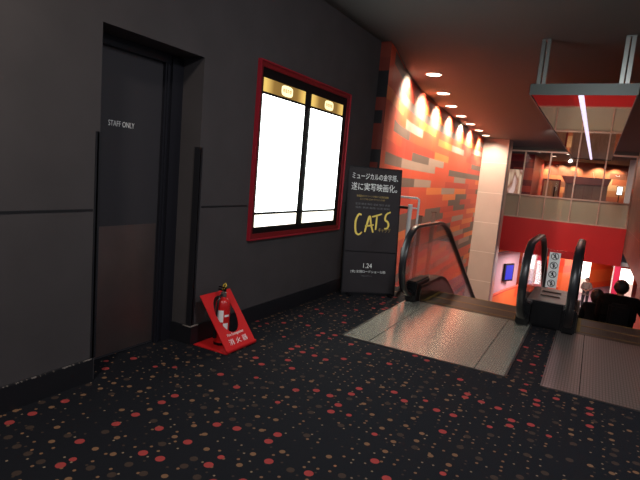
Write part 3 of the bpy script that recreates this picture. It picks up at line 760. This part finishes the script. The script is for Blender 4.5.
# guard with no-entry pictograms
gd = empty('safety_guard', (2.5, 6.5, 0.296), 'clear acrylic guard with a white strip of four pictograms between the escalators', 'safety sign')
mb = MB(); mb.box((2.35, 6.50, 0.296), (2.67, 6.506, 0.83)); mb.build('acrylic_sheet', M['acrylic'], gd)
for x in (2.342, 2.670):
    mb = MB(); mb.box((x, 6.497, 0.296), (x + .008, 6.509, 0.84)); mb.build('edge_trim', M['steel'], gd)
sh = MB()
sz0, sz1 = 0.375, 0.80
def sx(z): return 2.378 + 0.0 * z
sh.box((sx(0), 6.493, sz0), (sx(0) + .12, 6.4995, sz1)); strip_o = sh.build('sign_strip', M['white'], gd)
mb = MB(); mb.box((2.37, 6.494, 0.797), (2.52, 6.4995, 0.822)); mb.build('header_strip', M['red'], gd)['label'] = 'small red header strip'
for i in range(4):
    cz = sz0 + .055 + i * .108; cx = sx(0) + .06
    r1 = MB(); ring2 = [(cx + .043 * math.cos(2 * PI * q / 28), cz + .043 * math.sin(2 * PI * q / 28)) for q in range(29)]; r2 = [(cx + .036 * math.cos(2 * PI * q / 28), cz + .036 * math.sin(2 * PI * q / 28)) for q in range(29)]
    r1.strip(ring2, r2, 1, 6.4915, 6.493)
    r1.prism([(cx - .031, cz + .026), (cx - .026, cz + .031), (cx + .031, cz - .026), (cx + .026, cz - .031)], 1, 6.4915, 6.493)
    r1.prism([(cx + .0 + .009 * math.cos(2 * PI * q / 10), cz + .02 + .009 * math.sin(2 * PI * q / 10)) for q in range(10)], 1, 6.4918, 6.493)
    if i % 2: r1.prism([(cx - .006, cz + .012), (cx + .008, cz + .012), (cx + .012, cz - .008), (cx + .02, cz - .025), (cx + .012, cz - .028), (cx, cz - .01), (cx - .014, cz - .027), (cx - .02, cz - .022), (cx - .008, cz - .004)], 1, 6.4918, 6.493)
    else: r1.prism([(cx - .018, cz + .008), (cx + .016, cz + .010), (cx + .018, cz + .002), (cx + .006, cz), (cx + .009, cz - .028), (cx - .009, cz - .028), (cx - .006, cz)], 1, 6.4918, 6.493)
    r1.build('pictogram', M['black'], strip_o)

# guard rail behind the poster stand
gr = empty('guard_rail', (0.4, 6.58, 0), 'white and steel tube guard rail partly hidden behind the black poster stand', 'guard rail')
mb = MB(); mb.tube([(0.30, 6.6, 1.26), (0.66, 6.6, 1.26), (0.685, 6.6, 1.245), (0.69, 6.6, 1.215), (0.69, 6.6, 0.0)], 0.015, 12); mb.build('outer_tube', M['white'], gr, True)
mb = MB(); mb.tube([(0.575, 6.6, 0), (0.575, 6.6, 1.17)], [0.022, 0.032], 14); mb.build('post', M['white'], gr, True)
mb = MB(); mb.box((0.575, 6.592, 1.115), (0.69, 6.608, 1.133)); mb.build('bracket', M['white'], gr)
mb = MB(); mb.tube([(0.30, 6.6, 1.26), (0.30, 6.6, 0)], 0.015, 10); mb.build('far_post', M['darksteel'], gr, True)
mb = MB(); mb.tube([(0.30, 6.6, 1.12), (0.575, 6.6, 1.12)], 0.02, 10); mb.build('lower_tube', M['darksteel'], gr, True)

# two dark slim bars standing against the curved wall
for (x, y, z, t) in ((-0.17, 9.5, 0.82, 'nearer the poster stand and shorter'), (-0.33, 11.0, 0.83, 'further from the poster stand and taller')):
    b = empty('slim_upright', (x, y, LOW), 'slim dark upright against the curved wall, ' + t, 'upright')
    mb = MB(); mb.box((x - .045, y - .02, LOW), (x + .045, y + .02, z), 0.006); mb.build('shaft', M['deck'], b)
    mb = MB(); mb.box((x - .055, y - .03, z), (x + .055, y + .03, z + .012), 0.003); mb.build('cap', M['darksteel'], b)

# ================================================================== HANGING CANOPY
cp = empty('canopy', (2.45, 12, 2.62), 'long hanging canopy with mirrored underside over the escalators', 'canopy')
CY0, CY1, CX0, CX1, CZ = 6.58, 18.3, 1.895, 3.01, 2.635
mb = MB(); mb.box((CX0 + .012, CY0 + .012, CZ), (CX1 - .012, CY1 - .012, CZ + .10)); mb.build('mirror_underside', M['mirror'], cp)
mb = MB(); mb.box((CX0 + .012, CY0 + .012, CZ + .10), (CX1 - .012, CY1 - .012, CZ + .11)); mb.build('bounce_cover', M['greenish'], cp)  # unseen opaque top, added to keep mirror bounce off the ceiling
mb = MB()
mb.box((CX0, CY0, CZ - .012), (CX1, CY0 + .012, CZ + .115)); mb.box((CX0, CY1 - .012, CZ - .012), (CX1, CY1, CZ + .115))
mb.box((CX0, CY0 + .012, CZ - .012), (CX0 + .012, CY1 - .012, CZ + .115)); mb.box((CX1 - .012, CY0 + .012, CZ - .012), (CX1, CY1 - .012, CZ + .115))
mb.build('edge_frame', M['greenish'], cp)
y = CY0 + .1
while y < CY1 - .3:
    mb = MB(); mb.box((2.42, y, CZ - .012), (2.475, y + 1.08, CZ)); mb.build('light_strip', M['led'], cp); y += 1.16
for x in (2.00, 2.86):
    for y in (6.66, 12.2, 17.6):
        mb = MB(); mb.box((x - .05, y - .03, CZ + .10), (x - .008, y + .03, H), 0.006); mb.box((x + .008, y - .03, CZ + .10), (x + .05, y + .03, H), 0.006); mb.box((x - .05, y - .045, H - .012), (x + .05, y + .045, H)); mb.build('hanger_post', M['post'], cp)

# ================================================================== UPPER HALL
kz = empty('wooden_kiosk', (2.1, 28.5, 0.31), 'wooden kiosk counter with flared rim behind the upper window panes', 'kiosk')
mb = MB(); mb.box((1.29, 28.5, 0.31), (3.17, 30.1, 2.01)); mb.build('body', M['wood'], kz)
mb = MB(); mb.prism([(1.29, 2.01), (3.17, 2.01), (3.28, 2.37), (1.04, 2.37)], 1, 28.33, 30.2); mb.build('flared_rim', M['woodrim'], kz)
mb = MB()
for i in range(5): mb.box((1.38 + i * .38, 28.485, 0.5), (1.395 + i * .38, 28.5, 1.96))
mb.build('panel_joint', M['woodrim'], kz)
po = empty('wall_poster', (-1.0, 27.3, 1.25), 'lit film poster with pale figures on the maroon wall of the upper hall', 'poster')
mb = MB(); mb.box((-1.35, 27.33, 1.25), (-0.68, 27.36, 2.48)); mb.build('print', M['picture'], po)
mb = MB(); ring3 = [((-1.38, 1.22), (-1.35, 2.51)), ((-.68, 1.22), (-.65, 2.51)), ((-1.35, 1.22), (-.68, 1.25)), ((-1.35, 2.48), (-.68, 2.51))]
for p, q in ring3: mb.box((p[0], 27.32, p[1]), (q[0], 27.4, q[1]))
mb.build('frame', M['redframe'], po)
pd = empty('auditorium_door', (0.45, 31.0, 0.31), 'pale double door with dark pull handles left of the kiosk', 'door')
for x in (0.07, 0.46):
    mb = MB(); mb.box((x, 31.0, 0.31), (x + .37, 31.06, 2.13)); lf = mb.build('door_leaf', M['doorwood'], pd)
    mb = MB(); mb.box((x + .15, 30.94, 1.25), (x + .22, 31.0, 1.8)); mb.build('pull_handle', M['black'], lf)
mb = MB(); mb.box((-0.02, 30.98, 0.31), (0.07, 31.1, 2.22)); mb.box((0.83, 30.98, 0.31), (0.92, 31.1, 2.22)); mb.box((0.07, 30.98, 2.13), (0.83, 31.1, 2.22)); mb.build('door_frame', M['redframe'], pd)
mb = MB(); mb.box((3.89, 27.3, 0.31), (4.17, 27.6, H)); tag(mb.build('white_column', M['white']), 'slim white column at the right end of the upper hall', 'column')
sgn = empty('lit_sign', (3.76, 29.6, 1.6), 'small bright white sign near the white column', 'sign')
mb = MB(); mb.box((3.62, 29.6, 1.66), (3.84, 29.63, 2.05)); mb.build('panel', M['whiteglow'], sgn)
mb = MB(); mb.box((3.59, 29.63, 1.63), (3.87, 29.68, 2.08)); mb.box((3.71, 29.64, 0.31), (3.75, 29.68, 1.63)); mb.build('housing', M['black'], sgn)

# ================================================================== LOWER HALL
# helper placing a panel against a vertical plane through (x0,y0)-(x1,y1)
def panel(name, p, q, z0, z1, m, parent=None, th=0.04, front=0.0):
    p, q = Vector((p[0], p[1], 0)), Vector((q[0], q[1], 0)); u = (q - p).normalized(); n = u.cross(Vector((0, 0, 1)))
    F = frame_matrix(p, u, (0, 0, 1)); return MB().box((0, z0, front), ((q - p).length, z1, front + th)).build(name, m, parent, matrix=F)
tv = empty('wall_screen', (-0.05, 22.8, -2.1), 'small blue glowing screen on the pink wall of the lower hall', 'screen')
panel('housing', (-0.34, 22.30), (-0.05, 22.86), -2.42, -1.66, M['black'], tv, 0.06, 0.10)
panel('display', (-0.30, 22.38), (-0.08, 22.80), -2.35, -1.73, M['screen'], tv, 0.01, 0.16)
for (x0, x1, y, z0, z1, m, lb) in ((0.10, 0.25, 25.6, -4.4, -1.2, 'pinkglow', 'narrow pink lit panel beside the pink wall, lower hall'),
                                  (0.42, 0.56, 26.6, -4.2, -1.1, 'blueglow', 'narrow blue lit panel in the lower hall'),
                                  (0.68, 0.92, 26.6, -3.3, -1.9, 'whiteglow', 'bright white lit panel in the lower hall left of the pictogram strip'),
                                  (2.40, 3.02, 34.8, -3.6, -2.45, 'whiteglow', 'bright white lit panel behind the person in the pale jacket'),
                                  (4.72, 5.42, 36.0, -3.65, -2.80, 'whiteglow', 'bright white lit panel at the right end of the lower hall')):
    t = empty('light_panel', ((x0 + x1) / 2, y, LOW), lb, 'lit panel', 'lit panels in the lower hall')
    mb = MB(); mb.box((x0, y, z0), (x1, y + .02, z1)); mb.build('lit_face', M[m], t)
    mb = MB(); mb.box((x0 - .03, y + .02, LOW), (x1 + .03, y + .1, z1 + .03)); mb.build('housing', M['white'], t)
mb = MB(); mb.box((4.30, 35.9, LOW), (4.66, 36.2, -1.17)); tag(mb.build('magenta_column', M['magenta']), 'magenta square column beside the right lit panel, lower hall', 'column')
pp = empty('slim_post', (3.98, 28, LOW), 'thin pale vertical post on the lower floor before the orange wall', 'post')
mb = MB(); mb.tube([(3.98, 28, LOW), (3.98, 28, -1.4)], 0.03, 10); mb.build('shaft', M['white'], pp); mb = MB(); mb.lathe([(0.15, 0), (0.15, .02), (0.04, .03)], (3.98, 28, LOW)); mb.build('foot', M['steel'], pp)
# low curved orange counter in the lower hall
cc = struct(wall_from([(-0.5, 20.0), (-0.33, 20.6), (-0.08, 22.4), (0.28, 24.2), (0.82, 25.1), (1.8, 25.5)], LOW, -2.8, 0.12, 'wall_lower_counter', M['lowerblocks']), 'low curved orange parapet on the lower level', 'parapet')

# ================================================================== PEOPLE
def skin_mesh(name, verts, edges, radii, m, parent, sub=1, root=0):
    me = bpy.data.meshes.new(name); me.from_pydata(verts, edges, [])
    o = bpy.data.objects.new(name, me); C.objects.link(o)
    sk = o.modifiers.new('s', 'SKIN'); sk.use_smooth_shade = True
    for i, v in enumerate(me.skin_vertices[0].data):
        r = radii[i]; v.radius = r if isinstance(r, tuple) else (r, r)
        v.use_root = (i == root)
    sb = o.modifiers.new('u', 'SUBSURF'); sb.levels = sub; sb.render_levels = sub
    bpy.context.view_layer.update(); dg = bpy.context.evaluated_depsgraph_get()
    m2 = bpy.data.meshes.new_from_object(o.evaluated_get(dg))
    C.objects.unlink(o); bpy.data.objects.remove(o)
    m2.materials.clear(); m2.materials.append(m)
    for p in m2.polygons: p.use_smooth = True
    n = bpy.data.objects.new(name, m2); C.objects.link(n); n.parent = parent
    return n

def person(loc, rz, hgt, label, coat, trousers, pose, hair_long=False, bag=False, coat_long=False, wide=1.0):
    t = empty('person', loc, label, 'person'); t.rotation_euler = (0, 0, rz); s = hgt / 1.7
    # local: facing +Y, x right
    J = dict(pel=(0, 0, .93), sp=(0, -.01, 1.08), ch=(0, -.01, 1.27), nk=(0, 0, 1.43), hb=(0, .01, 1.50), hd=(0, .02, 1.60), ht=(0, .015, 1.66))
    for sgn_, n in ((-1, 'l'), (1, 'r')):
        J['h' + n] = (sgn_ * .09, 0, .90); J['k' + n] = (sgn_ * .10, pose.get('k' + n, .02), .50); J['a' + n] = (sgn_ * .105, pose.get('f' + n, -.02) - .02, .085); J['t' + n] = (sgn_ * .12, pose.get('f' + n, -.02) + .14, .03)
        J['s' + n] = (sgn_ * .17 * wide, -.01, 1.38)
        e = pose.get('e' + n, (sgn_ * .24, -.03, 1.12)); wv = pose.get('w' + n, (sgn_ * .25, .06, .88))
        J['e' + n] = e; J['w' + n] = wv
        d = (Vector(wv) - Vector(e)).normalized(); J['p' + n] = tuple(Vector(wv) + d * .07)
    names = list(J); idx = {n: i for i, n in enumerate(names)}; V = [Vector(J[n]) * s for n in names]
    rad = dict(pel=(.13, .10), sp=(.115, .09), ch=(.135, .10), nk=(.055, .055), hb=(.06, .065), hd=(.077, .092), ht=(.06, .07))
    rr = {'h': .085, 'k': .055, 'a': .038, 't': .032, 's': .06, 'e': .042, 'w': .026, 'p': .032}
    R_ = [rad[n] if n in rad else rr[n[0]] for n in names]
    E = [('pel', 'sp'), ('sp', 'ch'), ('ch', 'nk'), ('nk', 'hb'), ('hb', 'hd'), ('hd', 'ht')]
    for n in 'lr': E += [('pel', 'h' + n), ('h' + n, 'k' + n), ('k' + n, 'a' + n), ('a' + n, 't' + n), ('ch', 's' + n), ('s' + n, 'e' + n), ('e' + n, 'w' + n), ('w' + n, 'p' + n)]
    E = [(idx[a], idx[b]) for a, b in E]
    # fingers
    for n, sg in (('l', -1), ('r', 1)):
        p = Vector(J['p' + n]); wv = Vector(J['w' + n]); d = (p - wv).normalized(); side = d.cross(Vector((1, 0, 0)) if abs(d.x) < .8 else Vector((0, 0, 1))).normalized(); dn = side.cross(d)
        for f, (off, ln) in enumerate(((-.027, .062), (-.009, .072), (.009, .068), (.026, .054))):
            a = p + side * off + d * .018; b_ = a + d * ln * .55 + dn * .006; c_ = b_ + d * ln * .4 + dn * .018 * sg
            i0 = len(V); V += [a * s, b_ * s, c_ * s]; R_ += [.009, .008, .007]; E += [(idx['p' + n], i0), (i0, i0 + 1), (i0 + 1, i0 + 2)]
        a = wv + d * .03 + side * -.035; b_ = a + d * .035 - side * .02; i0 = len(V); V += [a * s, b_ * s]; R_ += [.011, .009]; E += [(idx['w' + n], i0), (i0, i0 + 1)]
    R_ = [(r[0] * s, r[1] * s) if isinstance(r, tuple) else (r * s, r * s) for r in R_]
    skin_mesh('body', V, E, R_, M['skin'], t)
    # face: nose, eyes, ears as small relief on the head
    mb = MB()
    mb.lathe([(.001, -.012), (.011, -.008), (.008, .012), (.001, .03)], (0, .118 * s + .0, 1.585 * s), 8)
    for sg in (-1, 1):
        q = MB(); bmesh.ops.create_uvsphere(q.bm, u_segments=10, v_segments=6, radius=.026 * s); q.bm.transform(Matrix.Translation((sg * .08 * s, .01, 1.585 * s)) @ Matrix.Diagonal((.35, .7, 1.2, 1))); me = bpy.data.meshes.new('t'); q.bm.to_mesh(me); mb.bm.from_mesh(me); q.bm.free()
    o = mb.build('nose_and_ears', M['skin']); o.parent = t
    mb = MB()
    for sg in (-1, 1): mb.box((sg * .03 * s - .012, .098 * s, 1.606 * s), (sg * .03 * s + .012, .108 * s, 1.616 * s))
    mb.box((-.02, .094 * s, 1.535 * s), (.02, .104 * s, 1.541 * s)); o = mb.build('eyes_and_mouth', M['hair']); o.parent = t
    # hair: cap shell
    bm = bmesh.new(); bmesh.ops.create_uvsphere(bm, u_segments=24, v_segments=16, radius=1)
    for v in list(bm.verts):
        if v.co.y > 0.25 and v.co.z < 0.35: bm.verts.remove(v)
    for v in bm.verts:
        j = 1 + .05 * math.sin(v.co.x * 17 + v.co.z * 9) * math.cos(v.co.y * 13)
        zz = v.co.z * (.135 if v.co.z > 0 else (.17 if hair_long else .115))
        v.co = Vector((v.co.x * .112 * j, v.co.y * .118 * j - .008, 1.60 + zz)) * s
    bmesh.ops.solidify(bm, geom=list(bm.faces), thickness=.012)
    mb = MB(); mb.bm.free(); mb.bm = bm; o = mb.build('hair', M['hair'], None, True); o.parent = t
    # coat
    cn = ['hip2', 'pel', 'sp', 'ch', 'col', 'sl', 'el', 'wl', 'sr', 'er', 'wr']
    K = dict(hip2=(0, 0, .62 if coat_long else .80), pel=J['pel'], sp=J['sp'], ch=J['ch'], col=(0, 0, 1.45), sl=J['sl'], el=J['el'], wl=tuple(Vector(J['wl']) * .92 + Vector(J['el']) * .08), sr=J['sr'], er=J['er'], wr=tuple(Vector(J['wr']) * .92 + Vector(J['er']) * .08))
    kr = dict(hip2=(.20, .17), pel=(.185, .15), sp=(.18, .145), ch=(.19, .145), col=(.085, .085), sl=(.095, .095), el=(.075, .075), wl=(.055, .055), sr=(.095, .095), er=(.075, .075), wr=(.055, .055))
    ce = [(1, 0), (1, 2), (2, 3), (3, 4), (3, 5), (5, 6), (6, 7), (3, 8), (8, 9), (9, 10)]
    skin_mesh('coat', [Vector(K[n]) * s for n in cn], ce, [(kr[n][0] * s * wide, kr[n][1] * s) for n in cn], coat, t, root=1)
    tn = ['pel', 'hl', 'kl', 'al', 'hr', 'kr', 'ar']; tr_ = [(.15, .12), .105, .078, .06, .105, .078, .06]
    skin_mesh('trousers', [Vector(J[n]) * s for n in tn], [(0, 1), (1, 2), (2, 3), (0, 4), (4, 5), (5, 6)], [(r[0] * s, r[1] * s) if isinstance(r, tuple) else (r * s, r * s) for r in tr_], trousers, t)
    mb = MB()
    for n in 'lr':
        ax, ay = J['a' + n][0], J['a' + n][1]; mb.box(((ax - .045) * s, (ay - .07) * s, 0), ((ax + .045) * s, (ay + .2) * s, .09 * s), .018)
    o = mb.build('shoes', M['black']); o.parent = t
    if bag:
        mb = MB(); mb.box((-.15 * s, -.34 * s, .98 * s), (.15 * s, -.17 * s, 1.36 * s), .04); o = mb.build('backpack', M['bag']); o.parent = t
        mb = MB(); mb.box((-.10 * s, -.375 * s, 1.02 * s), (.10 * s, -.34 * s, 1.2 * s), .015); q = mb.build('pocket', M['bag']); q.parent = o
    return t
def step_z(y):
    k_ = int((y - 6.15) / 0.4); return zn(6.15 + k_ * 0.4 + 0.4) - 0.008
YA = 6.15 + 0.4 * 8 + 0.17     # ~9.5
person((3.33, YA, step_z(YA)), 0, 1.66, 'person in a bulky black coat seen from behind, right arm out, on the right escalator', M['cloth'], M['jeans'],
       dict(er=(.40, .05, 1.17), wr=(.43, .22, 1.02), el=(-.27, 0, 1.10), wl=(-.22, .14, .92)), bag=True, coat_long=True, wide=1.45)
YB = 6.15 + 0.4 * 9 + 0.25
person((3.02, YB, step_z(YB)), 0, 1.60, 'shorter dark haired person in black standing left of the bulky black coat', M['cloth'], M['jeans'],
       dict(), coat_long=True, hair_long=True)
person((2.96, 30, LOW), PI, 1.66, 'distant person in a pale jacket and dark trousers standing in the lower hall', M['paletop'], M['jeans'],
       dict(el=(-.25, .06, 1.14), wl=(-.10, .2, 1.08), er=(.25, .06, 1.14), wr=(.1, .2, 1.06)))
